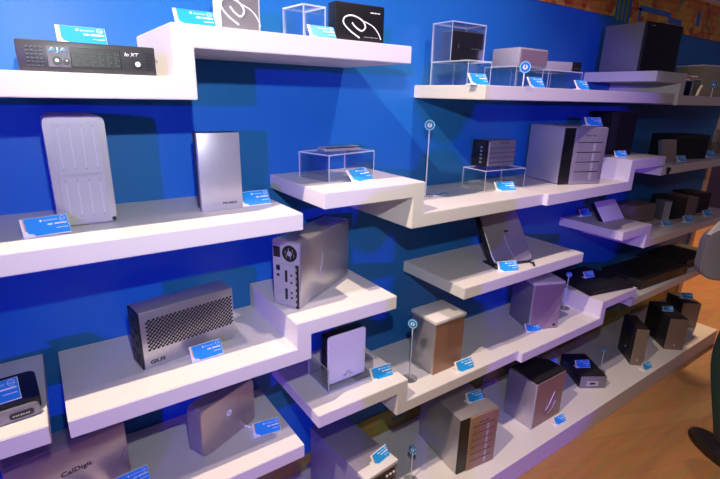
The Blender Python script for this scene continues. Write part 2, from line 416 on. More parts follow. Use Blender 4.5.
# 3 silver flat fronted drive
t = dev('external_drive', 'plain silver upright drive with small dark lettering beside a blue card', 'drive', .294, -.180, zS, -3)
W, D, H = .094, .055, .174
MB().box(.003, W - .001, .003, D, 0.0, H - .001, .002).build('body', M['dgrey'], t, True)
MB().box(0, W, 0, .004, 0, H, .0018).build('front_plate', M['silver_lt'], t, True)
MB().box(0, .0035, .004, .016, 0, H, .0006).build('side_trim', M['silver_lt'], t, True)
text('lettering', 'PROMISE', .032, M['ink'], t, (.064, -.0004, .016), height=.0048, bold=.02)
card(.4265, -.175, zS, 1, 'blue info card right of the plain silver upright drive')
o = MB().tube([(-.16, -.265, zS + .003), (-.11, -.266, zS + .004), (-.075, -.258, zS + .003)], .003).build('cable_end', M['cable'])
tag(o, 'short black cable end lying on the left shelf', 'cable')

# 4 swirl boxes
def smooth(pts, n=6):
    P = [pts[0]] + pts + [pts[-1]]; out = []
    for i in range(1, len(P) - 2):
        for k in range(n):
            u = k / n; out.append(tuple(.5 * ((2 * P[i][c]) + (-P[i-1][c] + P[i+1][c]) * u + (2 * P[i-1][c] - 5 * P[i][c] + 4 * P[i+1][c] - P[i+2][c]) * u * u + (-P[i-1][c] + 3 * P[i][c] - 3 * P[i+1][c] + P[i+2][c]) * u ** 3) for c in range(2)))
    return out + [pts[-1]]
def swirl(t, W, H, m, k=1.0, off=0.0, y=-.0006):
    A = [(.477, .162), (.277, .322), (.154, .493), (.185, .641), (.338, .692), (.523, .604), (.600, .448), (.523, .338), (.40, .415), (.323, .52)]
    B = [(.554, .586), (.738, .497), (.862, .347), (.938, .164)]
    f = lambda L: [(min(.97, ((a - .154) * k + .154 + off)) * W, y, b * H) for a, b in smooth(L)]
    MB().tube(f(A), .0017, 6).build('swirl_emblem', m, t, True)
    MB().tube(f(B), .0011, 6).build('swirl_tail', m, t, True)
t = dev('external_drive', 'silver square drive in white frame with white looping emblem', 'drive', .337, -.243, zA2, 1)
W, D, H = .088, .03, .088
MB().box(0, W, .002, D, 0, H, .002).build('body', M['white'], t, True)
MB().box(.004, W - .004, 0, .002, .0012, H - .004, .0006).build('front_plate', M['silver'], t)
swirl(t, W, H, M['wink'], 1.18, -.08)
marks(.016, M['wink'], t, (.068, -.0004, .076), height=.003)
t = dev('external_drive', 'black drive box with white looping emblem on the top shelf', 'drive', .606, -.240, zA2, -2)
W, D, H = .134, .035, .086
MB().box(0, W, 0, D, 0, H, .0015).build('body', M['black'], t, True)
swirl(t, W, H, M['wink'])
marks(.028, M['wink'], t, (.108, -.0004, .070), height=.004)
marks(.040, M['gink'], t, (.098, -.0004, .0165), height=.0028)
card(.2885, -.262, zA2, 0, 'blue info card at the left end of the raised top shelf')
card(.556, -.275, zA2, 0, 'blue info card in front of the empty clear riser', .88)
riser(.520, -.245, zA2, 4, .060, .085, .070, 'empty clear acrylic riser between the looping emblem drives')

# 5 shelf B: clear cases
riser(1.092, -.197, zB, 0, .105, .158, .072, 'clear acrylic riser under the cased black drive')
case(1.096, -.120, zB + .0722, 0, .15, .088, .113, 'clear acrylic case enclosing a small black drive')
t = dev('external_drive', 'small black drive with gold edge inside the clear case', 'drive', 1.110, -.112, zB + .0725, -2)
MB().box(0, .130, 0, .055, 0, .087, .004).build('body', M['mblack'], t, True)
MB().box(.002, .128, .001, .054, .0865, .0885, .0008).build('top_edge', mat('gold_edge', (.45, .27, .10), .4, .6), t)
marks(.034, M['gink'], t, (.098, -.0004, .040), height=.005)
MB().box(.022, .024, -.0005, 0, .038, .050).build('status_mark', M['gink'], t)
riser(1.305, -.205, zB, 0, .145, .13, .066, 'clear acrylic riser under the pale boxy drive')
t = dev('external_drive', 'pale silver boxy drive on the second clear riser', 'drive', 1.314, -.207, zB + .066, -1)
MB().box(0, .148, .003, .115, 0, .056, .005).build('body', M['silver_lt'], t, True)
MB().box(.006, .142, -.0012, .004, .006, .050, .001).build('front_grille', mat('mauve_grille', (.20, .14, .18), .5), t)
post(1.248, -.28, zB, .056, -40, 'round blue tag post before the pale boxy drive', .0165)
riser(1.50, -.19, zB, 0, .21, .13, .064, 'clear acrylic riser under the low silver and black drive')
t = dev('external_drive', 'low silver drive with a black front end on the third riser', 'drive', 1.50, -.130, zB + .0642, -16)
MB().box(0, .205, 0, .075, 0, .032, .003).build('body', M['silver_lt'], t, True)
MB().box(.165, .2065, -.0015, .0765, -.0, .0335, .003).build('black_end', M['black'], t, True)
b = MB()
for k in range(3): b.cyl((.175 + k * .010, -.0018, .010), .0015, .001, 'Y', 8)
b.build('ports', M['silver'], t)
card(1.073, -.27, zB, 0, 'blue info card before the cased black drive')
card(1.340, -.27, zB, 0, 'blue info card before the pale boxy drive')
card(1.600, -.27, zB, 0, 'blue info card before the low silver and black drive')

# 6 shelf C
riser(.622, -.185, zC1, 14, .185, .115, .070, 'wide clear acrylic riser carrying a slim bar')
t = dev('slim_drive', 'slim polished silver bar lying on the wide clear riser', 'drive', .640, -.135, zC1 + .0705, 2)
MB().box(0, .122, 0, .04, 0, .012, .005, 3).build('body', M['silver_lt'], t, True)
MB().box(.001, .121, -.0004, .002, .0085, .0115, .0008).build('top_seam', M['dgrey'], t)
card(.714, -.215, zC1, 16, 'blue info card on the shelf before the wide clear riser', 1.12, 12)
post(1.017, -.131, zC2, .222, -38, 'tall round blue tag post right of the wide clear riser')
o = MB().tube([(1.045 + .012 * k, -.135 + .008 * math.sin(k * 2.1), zC2 + .002) for k in range(7)], .0016, 6).build('caustic_squiggle', M['tagblue'])  # blue tube imitating the caustic light from the clear post base
tag(o, 'blue squiggle imitating caustic light on the shelf beside the tall tag post', 'cable')
riser(1.252, -.170, zC2, -4, .200, .110, .070, 'clear acrylic riser under the ribbed purple grey drive')
t = dev('external_drive', 'ribbed purple grey drive with black end on a clear riser', 'drive', 1.315, -.110, zC2 + .0702, -3)
MB().box(.006, .152, 0, .062, 0, .092, .003).build('body', M['satin'], t, True)
MB().box(-.006, .012, -.001, .063, 0, .093, .004).build('end_cap', M['black'], t, True)
b = MB()
for q in range(4): b.box(.016, .150, -.0014, 0, .012 + q * .017, .016 + q * .017)
b.build('ribs', mat('rib_grey', (.14, .11, .14), .5), t)
marks(.05, M['ink'], t, (.095, -.0006, .081), height=.007, bold=.02)
MB().box(.010, .016, -.003, 0, .004, .086, .001).build('bright_edge', M['silver_lt'], t)
b = MB()
for q in range(5): b.box(-.0068, -.006, .012, .022, .014 + q * .013, .020 + q * .013)
b.build('ports', M['silver'], t)
card(1.327, -.206, zC2, -22, 'blue info card before the ribbed purple grey drive', 1.0, 8)

# 7 bay towers
def bay_tower(x, y, z, ang, w, d, h, bays, label, sm, fm):
    t = dev('bay_tower', label, 'drive tower', x, y, z, ang)
    MB().box(0, w, .004, d, .003, h, .003).build('body', sm, t, True)
    MB().box(0, w * .24, 0, .006, .003, h - .003, .001).build('black_strip', M['black'], t)
    pf = MB().box(w * .24, w, -.003, .005, .001, h - .002, .003).build('front_panel', fm, t, True)
    z0 = .012; z1 = h * (.74 if bays == 4 else .80); bh = (z1 - z0) / bays
    for k in range(bays):
        by = MB().box(w * .31, w * .90, -.0045, -.003, z0 + k * bh + .0016, z0 + (k + 1) * bh - .0016, .0006).build('drive_bay', fm, t)
        MB().box(w * .69, w * .74, -.0060, -.0045, z0 + k * bh + .004, z0 + (k + 1) * bh - .004).build('bay_latch', M['silver_lt'], by)
        MB().box(w * .31, w * .90, -.0034, -.003, z0 + (k + 1) * bh - .0016, z0 + (k + 1) * bh + .0016).build('bay_gap', M['mblack'], t)
    text('lettering', 'PROMISE', w * .24, M['ink'], t, (w * .60, -.0033, h * .86), height=.006)
    feet(t, w, d)
    return t
lav = mat('lavender_silver', (.33, .31, .38), .38, .45)
bay_tower(1.600, -.226, zD1, -18, .190, .205, .212, 4, 'large silver four bay tower with black stripe on the right shelf', M['silver_lt'], lav)
card(1.79, -.225, zD1 + .213, -20, 'blue info card on top of the four bay tower')
t = dev('black_tower', 'plain black tower beside the large four bay tower', 'drive tower', 2.03, -.165, zD2, -22)
MB().box(0, .125, .002, .13, 0, .178, .003).build('body', M['mblack'], t, True)
MB().box(.035, .123, 0, .003, .004, .174, .001).build('front_panel', M['black'], t)
card(2.0, -.245, zD2, -20, 'blue info card at the foot of the plain black tower', .8)
o = MB().tube([(2.18, -.09, zD2 + .03), (2.22, -.06, zD2 + .034), (2.30, -.03, zD2 + .03), (2.38, -.02, zD2 + .0)], .005).build('grey_cable', M['satin'])
tag(o, 'grey cable running behind the plain black tower', 'cable')

bay_tower(1.079, -.322, zK, -6.5, .176, .235, .232, 6, 'tall silver six bay tower with black stripe on the floor plinth', M['silver'], M['copper'])
card(1.205, -.275, zK + .233, -6, 'blue info card on top of the six bay tower')

# 8 silver workstation tower on T2
t = dev('drive_tower', 'silver tower turned sideways showing its fan and connectors', 'drive tower', .512, -.231, zT2, 30.5)
W, D, H = .277, .083, .179
MB().box(0, W, 0, D, 0, H, .003).build('body', M['silver'], t, True)
MB().box(-.003, 0, .002, D - .002, .001, H - .003, .001).build('rear_panel', M['silver_lt'], t)
for rr, r2 in ((.0215, .0180), (.0130, .0105)): MB().ring((-.0042, .029, .148), rr, r2, .002, 'X').build('fan_ring', M['black'], t)
MB().cyl((-.004, .029, .148), .018, .001, 'X').build('fan', M['dgrey'], t)
MB().cyl((-.0047, .029, .148), .007, .001, 'X').build('fan_hub', M['silver_lt'], t)
b = MB()
for k in range(6):
    a = k * PI / 3 + .3
    b.box(-.0052, -.0045, .029 + .0125 * math.cos(a) - .0012, .029 + .0125 * math.cos(a) + .0012, .148 + .0105 * math.sin(a) - .004, .148 + .0105 * math.sin(a) + .004)
b.build('fan_guard', M['silver_lt'], t)
MB().box(-.0045, -.003, .058, .078, .134, .162, .0006).build('power_inlet', M['mblack'], t)
MB().box(-.0042, -.003, .060, .071, .098, .112).build('small_port', M['black'], t)
MB().box(-.0042, -.003, .062, .070, .082, .088).build('small_port', M['black'], t)
br = MB().box(-.0055, -.003, .010, .057, .004, .118, .0005).build('expansion_plate', M['silver_lt'], t)
for z0, z1 in ((.022, .052), (.070, .102)):
    MB().box(-.0066, -.0055, .036, .043, z0, z1, .0004).build('long_port', M['black'], br)
b = MB()
for z_ in (.028, .042, .070, .090): b.cyl((-.0058, .024, z_), .003, .001, 'X', 10)
b.build('screw_holes', M['black'], br)
MB().box(-.006, -.003, .003, .012, .0, .120, .001).build('slot_bracket', M['black'], t)
b = MB()
for q in range(7): b.box(-.0068, -.006, .008, .015, .008 + q * .016, .016 + q * .016)
b.build('bracket_teeth', M['silver'], t)
MB().tube([(.10, -.0005, .055), (.105, -.0005, .08), (.115, -.0005, .10), (.112, -.0005, .12)], .0011, 6).build('side_logo', M['silver_lt'], t)

# 9 perforated box
t = dev('perforated_enclosure', 'silver perforated storage box with dark connector end on the left shelf', 'storage enclosure', .135, -.198, zT1, 8.5)
W, D, H = .224, .065, .141
MB().box(0, W, 0, D, 0, H, .003).build('body', M['silver'], t, True)
MB().box(-.004, .001, .002, D - .002, .002, H - .002, .001).build('end_panel', M['black'], t)
b = MB()
for q, (y_, z_) in enumerate([(.02, .03), (.045, .035), (.02, .06), (.045, .07), (.022, .09), (.04, .105), (.03, .12), (.03, .015)]): b.box(-.0055, -.004, y_ - .007, y_ + .007, z_ - .004, z_ + .004)
b.build('ports', M['dgrey'], t)
b = MB(); nx, nz = 42, 16; x0, x1, z0, z1 = .012, W - .004, .044, .120
for i in range(nx):
    for j in range(nz):
        if (i + j) % 2: continue
        cx = x0 + (x1 - x0) * (i + .5) / nx; cz = z0 + (z1 - z0) * (j + .5) / nz; rx, rz = (x1 - x0) / nx * .80, (z1 - z0) / nz * .76
        b.prism([(cx - rx * .9, cz - rz * .35), (cx - rx * .3, cz - rz * .8), (cx + rx * .9, cz - rz * .35 + .0006), (cx + rx * .9, cz + rz * .35), (cx + rx * .3, cz + rz * .8), (cx - rx * .9, cz + rz * .35)], -.0006, .0)
b.build('perforations', M['mblack'], t)
text('lettering', 'GUS', .034, M['ink'], t, (.030, -.0004, .0155), height=.009, bold=.03)
card(.269, -.222, zT1, 3, 'blue info card in front of the perforated silver box')

# 10 dock on shelf M
t = dev('storage_dock', 'dark dock with silver front at the left edge', 'dock', -.262, -.262, zM, 4)
W, D, H = .205, .125, .030
MB().prism(rrect(0, W, .004, D, .014), .006, H, bev=.002, axis='Z').build('body', M['black'], t, True)
fr = MB().prism(rrect(.0, W - .004, .002, H - .002, .009), -.006, .003, bev=.0015).build('front_bar', M['satin'], t, True)
MB().prism(rrect(W - .052, W - .014, .008, .020, .005), -.0075, -.006).build('logo_plate', M['black'], fr)
marks(.028, M['silver_lt'], fr, (W - .033, -.0078, .014), height=.005)
MB().box(.01, W - .02, .004, .11, 0, .006, .001).build('base', M['silver'], t)
card(-.135, -.232, zM + .030, 5, 'blue info card lying on the dark dock at the left edge', 1.28, 22)

# 11 shelf L
t = dev('external_drive', 'warm silver box with large dark lettering at bottom left corner', 'drive', -.150, -.182, zL, 9)
W, D, H = .235, .075, .140
MB().box(0, W, 0, D, 0, H, .004).build('body', M['bronze'], t, True)
MB().box(.004, W - .06, .012, D - .01, H, H + .004, .0015).build('top_rail', M['satin'], t, True)
text('lettering', 'CalDigit', .062, M['ink'], t, (.126, -.0004, .074), height=.016, bold=.025)
b = MB()
MB().tube([(.214, -.0006, .052), (.224, -.0006, .062), (.228, -.0006, .075)], .001, 6).build('shaped_line', M['satin'], t)
card(.078, -.205, zL, 6, 'blue info card right of the bottom left warm silver box')
t = dev('external_drive', 'rounded slim silver drive with round white emblem on the low shelf', 'drive', .240, -.205, zL, 23)
W, D, H = .186, .052, .139
MB().prism(rrect(0, W, 0, H, .018), .003, D - .003, bev=.0).build('frame', lav, t, True)
MB().prism(rrect(.001, W - .001, .001, H - .001, .018), 0, .004, bev=.0015).build('front_shell', M['bronze'], t, True)
MB().prism(rrect(.001, W - .001, .001, H - .001, .018), D - .004, D, bev=.0015).build('back_shell', M['bronze'], t, True)
em = MB().ring((.092, -.0006, .082), .0085, .0045, .001).build('emblem', M['wink'], t)
MB().box(.094, .101, -.0012, -.0002, .080, .084).build('emblem_bar', M['wink'], em)
b = MB()
for z_ in (.112, .09, .074): b.cyl((-.0003, .026, z_), .0032, .001, 'X', 12)
b.build('ports', M['satin'], t)
o = MB().tube([(.372, -.150, zL + .006), (.385, -.166, zL + .006), (.382, -.19, zL + .005), (.372, -.205, zL + .004)], .0035).build('white_plug_cable', M['white'])
tag(o, 'short white plug and cable below the rounded silver drive', 'cable')
card(.414, -.210, zL, -9, 'blue info card right of the rounded silver drive')

# 12 U shelf
t = dev('external_drive', 'pale lavender faced slim drive with black shell inside a clear stand', 'drive', .612, -.203, zU1 + .005, 1)
W, D, H = .134, .034, .157
MB().prism(rrect(-.004, W - .003, 0, H + .003, .006), .006, D, bev=.002).build('shell', M['black'], t, True)
MB().prism(rrect(0, W, 0, H, .010), 0, .008, bev=.002).build('face_plate', M['white'], t, True)
b = MB(); b.prism([(.060, .014), (.064, .014), (.070, .030), (.066, .030)], -.0004, 0); b.box(.054, .062, -.0004, 0, .014, .020); b.box(.072, .076, -.0004, 0, .014, .028); b.box(.079, .086, -.0004, 0, .014, .018)
b.build('emblem', M['gink'], t)
t = thing('acrylic_stand', 'clear acrylic tray holding the pale lavender faced drive', 'stand', (.597, -.228, zU1), 0)
edge_faces(MB().box(0, .168, 0, .12, 0, .004).build('base_sheet', M['acr'], t))
edge_faces(MB().box(0, .003, 0, .12, .004, .075).build('side_sheet', M['acr'], t))
edge_faces(MB().box(.165, .168, .01, .12, .004, .060).build('side_sheet', M['acr'], t))
card(.776, -.254, zU1, -6, 'blue info card right of the pale lavender faced drive')
t = dev('lidded_tower', 'silver tower with overhanging pale lid beside a tag post', 'drive tower', .997, -.243, zU2, 0)
W, D, H = .142, .118, .202
MB().box(.002, W - .002, .002, D, 0, H - .014, .002).build('body', M['silver'], t, True)
MB().box(.004, W - .004, 0, .003, .001, H - .014, .001).build('front_panel', mat('brown_reflection', (.34, .19, .13), .4, .35), t)  # brown reflection on the silver front put into the panel colour
MB().box(-.002, W + .002, -.003, D + .002, H - .014, H, .003).build('lid', M['offw'], t, True)
b = MB(); b.box(.05, .115, -.0045, -.003, H - .010, H - .007); b.build('lid_marks', M['gink'], t)
post(.922, -.215, zU2, .205, -62, 'round tag post left of the silver lidded tower')
card(1.119, -.285, zU2, -3, 'blue info card in white holder before the lidded tower', 1.05)
# 13 F
t = dev('external_drive', 'slim mauve grey drive tilted back on a low stand', 'drive', 1.280, -.225, zF + .012, -14, 38)
W, D, H = .172, .028, .205
MB().prism(rrect(0, W, 0, H, .016), .004, D, bev=.003).build('shell', M['dgrey'], t, True)
MB().prism(rrect(.004, W, .002, H, .015), -.002, .006, bev=.002).build('face_plate', lav, t, True)
MB().tube([(.003, -.001, .12), (.003, -.001, .03), (.008, -.001, .012), (.018, -.001, .004)], .0022, 8).build('bright_edge', M['white'], t, True)  # white tube stands in for the highlight down the dark left side
MB().box(.085, .105, -.0026, -.002, .118, .124).build('emblem', M['ink'], t)
MB().tube([(.080, -.0024, .108), (.084, -.0024, .06), (.092, -.0024, .02)], .0008, 6).build('face_line', M['silver_lt'], t)
t = thing('wire_stand', 'dark wire stand under the tilted mauve grey drive', 'stand', (1.282, -.235, zF), -14)
b = MB(); b.tube([(-.004, .07, .004), (0, .0, .004), (.012, -.022, .004), (.020, -.022, .018)], .003); b.build('left_wire', M['dgrey'], t, True)
b = MB(); b.tube([(.165, .07, .004), (.160, .0, .004), (.150, -.022, .004), (.142, -.022, .018)], .003); b.build('right_wire', M['dgrey'], t, True)
b = MB(); b.tube([(-.004, .07, .004), (.165, .07, .004)], .003); b.build('cross_wire', M['dgrey'], t, True)
card(1.300, -.276, zF, -22, 'blue info card before the tilted mauve grey drive')

# 14 E
t = dev('drive_tower', 'lavender grey upright tower with rounded top beside a card', 'drive tower', 1.560, -.215, zE1, -22)
W, D, H = .140, .150, .206
MB().box(0, W, .003, D, 0, H - .006, .003).build('body', M['satin'], t, True)
MB().box(.006, W - .004, 0, .004, .002, H - .006, .001).build('front_panel', mat('mauve_panel', (.34, .24, .33), .4, .3), t)
MB().box(0, .007, -.001, .005, 0, H - .006, .001).build('front_trim', M['silver_lt'], t)
MB().box(-.002, W + .003, -.003, D + .002, H - .008, H + .004, .005, 3).build('lid', M['offw'], t, True)
MB().box(W - .028, W - .016, -.001, 0, .012, .022).build('emblem', M['ink'], t)
card(1.574, -.235, zE1, -15, 'blue info card before the lavender grey tower')
post(1.885, -.17, zE1, .165, -60, 'thin tag post at the right of the lavender grey tower', .012)
t = dev('flat_enclosure', 'flat black device lying on the raised right shelf', 'device', 1.935, -.255, zE2, -4)
MB().prism([(.0, 0), (.275, -.035), (.30, .10), (.27, .22), (.05, .235)], .001, .024, bev=.002, axis='Z').build('body', M['mblack'], t, True)
MB().box(.02, .25, -.004, .0, .012, .016).build('front_seam', M['black'], t)
card(2.09, -.16, zE2 + .025, -12, 'blue info card lying on the flat black device', .85)

# 15 G tower
t = dev('black_front_tower', 'large tower with grey side and black front on top right shelf', 'drive tower', 2.056, -.222, zG1, -6)
W, D, H = .250, .180, .185
MB().box(0, W, .010, D, 0, H, .002).build('body', M['satin'], t, True)
MB().box(-.001, W + .001, 0, .011, 0, H + .001, .002).build('front_door', M['black'], t)
marks(.03, M['gink'], t, (.04, -.0004, H - .012), height=.004)
card(2.345, -.20, zG1 - .0, -10, 'blue info card right of the black fronted tower')

# 16 right of G (lower top shelf)
riser(2.50, -.17, zG2, -10, .15, .12, .075, 'small clear acrylic riser at the far top right')
riser(2.72, -.17, zG2, -10, .07, .12, .085, 'narrow clear acrylic riser beside the beige box')
t = dev('small_drive', 'small pale drive on the far top right riser', 'drive', 2.51, -.16, zG2 + .0752, -12)
MB().box(0, .13, 0, .08, 0, .016, .003).build('body', M['white'], t, True); MB().box(.0, .13, -.001, .0, .008, .016).build('front_strip', M['red'], t)
t = dev('small_drive', 'tiny pale drive beside the beige box on a narrow riser', 'drive', 2.73, -.15, zG2 + .0852, -12)
MB().box(0, .06, 0, .06, 0, .014, .003).build('body', M['white'], t, True); MB().box(.0, .06, -.001, .0, .0, .006).build('front_strip', M['brown'], t)
t = dev('drive_tower', 'beige grey box at the far right of the top shelf', 'drive tower', 2.80, -.17, zG2, -14)
MB().box(0, .30, 0, .14, 0, .150, .004).build('body', mat('beige_grey', (.30, .27, .20), .5), t, True)
MB().box(-.002, .302, -.002, .142, .147, .153, .002).build('lid', M['offw'], t)
post(2.83, -.22, zG2, .060, -50, 'round blue tag post before the beige grey box', .017)
o = MB().tube([(2.66, -.22, zG2 + .004), (2.70, -.21, zG2 + .03), (2.72, -.21, zG2 + .05)], .006).build('white_plug_cable', M['white'])
tag(o, 'white plug leaning by the far top right riser', 'cable')

# 17 H shelf
t = dev('upright_drive', 'small mauve upright drive leaning on the far middle shelf', 'drive', 2.44, -.225, zH + .001, -18, 12)
MB().box(0, .085, .002, .028, 0, .105, .003).build('body', lav, t, True); MB().box(.004, .083, 0, .003, .003, .102, .001).build('front_plate', M['brown'], t)
t = dev('black_tower', 'squat black box beside the small mauve upright drive', 'drive tower', 2.60, -.200, zH, -16)
MB().box(0, .23, 0, .14, 0, .118, .003).build('body', M['mblack'], t, True); MB().box(.02, .21, -.002, 0, .01, .108).build('front_panel', M['black'], t)
card(2.56, -.262, zH, -12, 'blue info card between the mauve drive and squat black box', .85)
card(2.93, -.250, zH, -12, 'blue info card right of the squat black box')
t = dev('pen_pot', 'brown holder with upright pens at the far right shelf end', 'pen holder', 3.22, -.16, zH, 0)
MB().cyl((0, 0, .03), .045, .06, n=20, r2=.05).build('pot', M['brown'], t, True)
for k in range(5): MB().cyl((-.03 + .015 * k, .01 * (k % 2), .09), .004, .08, n=8).build('pen', M['bronze' if k % 2 else 'brown'], t)
t = dev('shelf_knob', 'small black knob on the front edge of the far middle shelf', 'knob', 2.315, -.305, zH - .015, 0)
MB().cyl((0, 0, 0), .010, .012, 'Y', 14).build('knob_body', M['black'], t); MB().cyl((0, .001, -.012), .006, .018, 'Z', 12).build('knob_stem', M['black'], t)

# 18 I shelf
t = dev('small_drive', 'little lavender drive leaning back on the right shelf', 'drive', 2.115, -.165, zI1 + .001, -4, 38)
MB().box(0, .165, .002, .022, 0, .105, .004).build('body', M['black'], t, True); MB().box(.001, .164, -.001, .003, .001, .104, .001).build('face_plate', M['white'], t, True)
card(2.16, -.055, zI1, -6, 'blue info card behind the little lavender drive', 1.05)
t = dev('drive_tower', 'small brown grey box at the back of the right shelf', 'drive tower', 2.47, -.12, zI2, -8)
MB().box(0, .20, 0, .10, 0, .095, .003).build('body', M['brown'], t, True); MB().box(.01, .19, -.002, 0, .01, .085).build('front_panel', M['brown'], t)
t = dev('upright_drive', 'thin pale upright drive between two brown boxes', 'drive', 2.715, -.165, zI2, -30)
MB().box(0, .045, .001, .07, 0, .105, .003).build('body', M['satin'], t, True); MB().box(.004, .041, -.001, .002, .004, .100).build('front_plate', M['silver_lt'], t)
for x_, w_, h_, lb, m_ in ((2.79, .10, .115, 'dark brown tower right of the thin pale drive', 'dgrey'), (2.91, .12, .105, 'brown grey tower in the far right row', 'brown'), (3.05, .14, .115, 'rightmost dark tower of the far right row', 'dgrey')):
    t = dev('drive_tower', lb, 'drive tower', x_, -.19, zI2, -10)
    MB().box(0, w_, 0, .14, 0, h_, .003).build('body', M[m_], t, True); MB().box(.008, w_ - .008, -.002, 0, .008, h_ - .008).build('front_panel', M[m_], t)
card(2.62, -.235, zI2, -10, 'blue info card before the small brown grey box', .85)
card(2.82, -.262, zI2, -12, 'blue info card before the dark brown tower')
card(3.07, -.262, zI2, -12, 'blue info card before the rightmost dark tower')

# 19 J shelf: rack units
for x_, y_, w_, lb in ((2.39, -.265, .47, 'long black rack unit on the far lower shelf'), (2.93, -.255, .34, 'shorter black rack unit at the far shelf end')):
    t = dev('rack_unit', lb, 'rack unit', x_, y_, zJ, -3)
    MB().box(0, w_, 0, .21, 0, .052, .002).build('body', M['mblack'], t, True)
    MB().box(0, w_, -.003, 0, .002, .050, .001).build('front_panel', M['dgrey'], t)
    b = MB()
    for k in range(5): b.box(w_ * .55 + k * .028, w_ * .55 + k * .028 + .020, -.0045, -.003, .012, .040)
    b.build('bay_covers', M['black'], t)
    MB().cyl((w_ - .02, -.004, .026), .008, .003, 'Y', 14).build('round_button', M['black'], t)

# 20 plinth items
t = dev('drive_tower', 'silver tower with pale lid and slotted front at the bottom edge', 'drive tower', .652, -.345, zK, 5)
W, D, H = .130, .285, .232
MB().box(0, W, .004, D, 0, H, .003).build('body', lav, t, True)
MB().box(.0, W, -.002, .006, 0, H - .012, .002).build('front_panel', M['satin'], t)
MB().box(-.001, W + .001, -.006, .035, H - .012, H + .002, .003).build('lid_lip', M['offw'], t, True)
for k in range(5):
    bb = MB().box(.012, W - .012, -.004, -.002, H - .048 - k * .034, H - .022 - k * .034, .001).build('bay', M['dgrey'], t)
    b = MB()
    for q in range(3): b.cyl((W - .045 + q * .014, -.0055, H - .035 - k * .034), .0045, .004, 'Y', 12, bev=.001)
    b.build('buttons', M['white'], bb); MB().box(.02, .06, -.0055, -.004, H - .040 - k * .034, H - .030 - k * .034).build('red_label', M['red'], bb)
card(.737, -.318, zK + H + .002, 12, 'blue info card on top of the bottom edge silver tower', .95)
post(.926, -.250, zK, .134, -70, 'short round tag post standing on the floor plinth')
t = dev('black_top_tower', 'silver tower with black top and curved emblem on the plinth', 'drive tower', 1.514, -.322, zK, 0)
W, D, H = .200, .140, .216
MB().box(0, W, 0, D, 0, H - .004, .004).build('body', M['silver'], t, True)
MB().box(-.001, .006, -.002, .006, 0, H - .004, .002).build('bright_corner', M['silver_lt'], t)
MB().box(.007, W - .002, -.002, .001, .002, H - .005, .001).build('front_panel', M['copper'], t)
MB().prism([(.002, .002), (W - .002, .002), (W + .002, D * .6), (W - .04, D), (.02, D)], H - .004, H + .004, bev=.001, axis='Z').build('top_cover', M['mblack'], t)
MB().tube([(.085, -.003, .06), (.105, -.003, .085), (.125, -.003, .12), (.132, -.003, .135)], .0022, 6).build('curved_emblem', M['silver_lt'], t)
MB().tube([(.10, -.003, .035), (.13, -.003, .05), (.15, -.003, .085)], .0012, 6).build('emblem_line', M['silver_lt'], t)
card(1.655, -.370, zK, -4, 'blue info card before the black topped tower', .92)
t = dev('flat_enclosure', 'low dark box with pale end plate on the plinth', 'device', 1.957, -.272, zK, -32)
W, D, H = .126, .205, .064
MB().box(0, W, .003, D, 0, H, .003).build('body', M['dgrey'], t, True)
ep = MB().box(0, W, -.002, .004, .001, H - .001, .003).build('end_plate', M['satin'], t)
MB().box(.03, W - .04, -.003, -.002, .014, .040).build('port_plate', M['silver_lt'], ep)
MB().box(.045, W - .055, -.0035, -.003, .022, .032).build('port', M['black'], ep)
card(2.035, -.235, zK + H, -30, 'blue info card on top of the low dark box')
card(2.02, -.085, zK + .0, -25, 'blue info card behind the black topped tower', .95)
post(2.18, -.25, zK, .12, -60, 'clear tag post between the low dark box and thin tower', .008)
for (x_, y_, a_, W, D, H, lb) in ((2.375, -.300, -44, .060, .175, .205, 'thin dark tower with brown front on the plinth'), (2.70, -.325, -40, .095, .235, .185, 'dark tower with brown front holding a card'), (3.06, -.250, -38, .105, .165, .160, 'far dark box with brown front at the plinth end')):
    t = dev('drive_tower', lb, 'drive tower', x_, y_, zK, a_)
    MB().box(0, W, .003, D, 0, H, .003).build('body', M['dgrey'], t, True)
    MB().box(0, W, -.002, .004, 0, H - .001, .002).build('front_panel', M['brown'], t)
    MB().cyl((W * .5, -.0025, .03), .006, .001, 'Y', 14).build('emblem', M['gink'], t)
    if W < .07: MB().cyl((.0, D * .5, .06), .006, .004, 'X', 12).build('side_knob', M['gink'], t)
card(2.79, -.275, zK + .185, -35, 'blue info card on top of the middle dark tower', .8)
card(3.15, -.235, zK + .160, -35, 'blue info card on top of the far dark box')
card(2.41, -.376, zK, -4, 'blue info card before the thin dark tower')

# ------------------------------------------------------------------ people
def figure(name, label, joints, edges, m, loc, ang):
    """one continuous skinned body. joints: name -> (x, y, z, r)"""
    t = thing(name, label, 'person', loc, ang)
    def skin(part, names, eds, mm, root, par=t):
        me = bpy.data.meshes.new(part); ix = {n: i for i, n in enumerate(names)}
        me.from_pydata([joints[n][:3] for n in names], [(ix[a], ix[b]) for a, b in eds], [])
        o = bpy.data.objects.new(part, me); COL.objects.link(o); o.parent = par
        o.modifiers.new('s', 'SKIN'); 
        for i, n in enumerate(names):
            d = me.skin_vertices[0].data[i]; d.radius = (joints[n][3], joints[n][4] if len(joints[n]) > 4 else joints[n][3]); d.use_root = (n == root)
        sb = o.modifiers.new('u', 'SUBSURF'); sb.levels = sb.render_levels = 2
        me.materials.append(mm)
        for p in me.polygons: p.use_smooth = True
        return o
    return t, skin

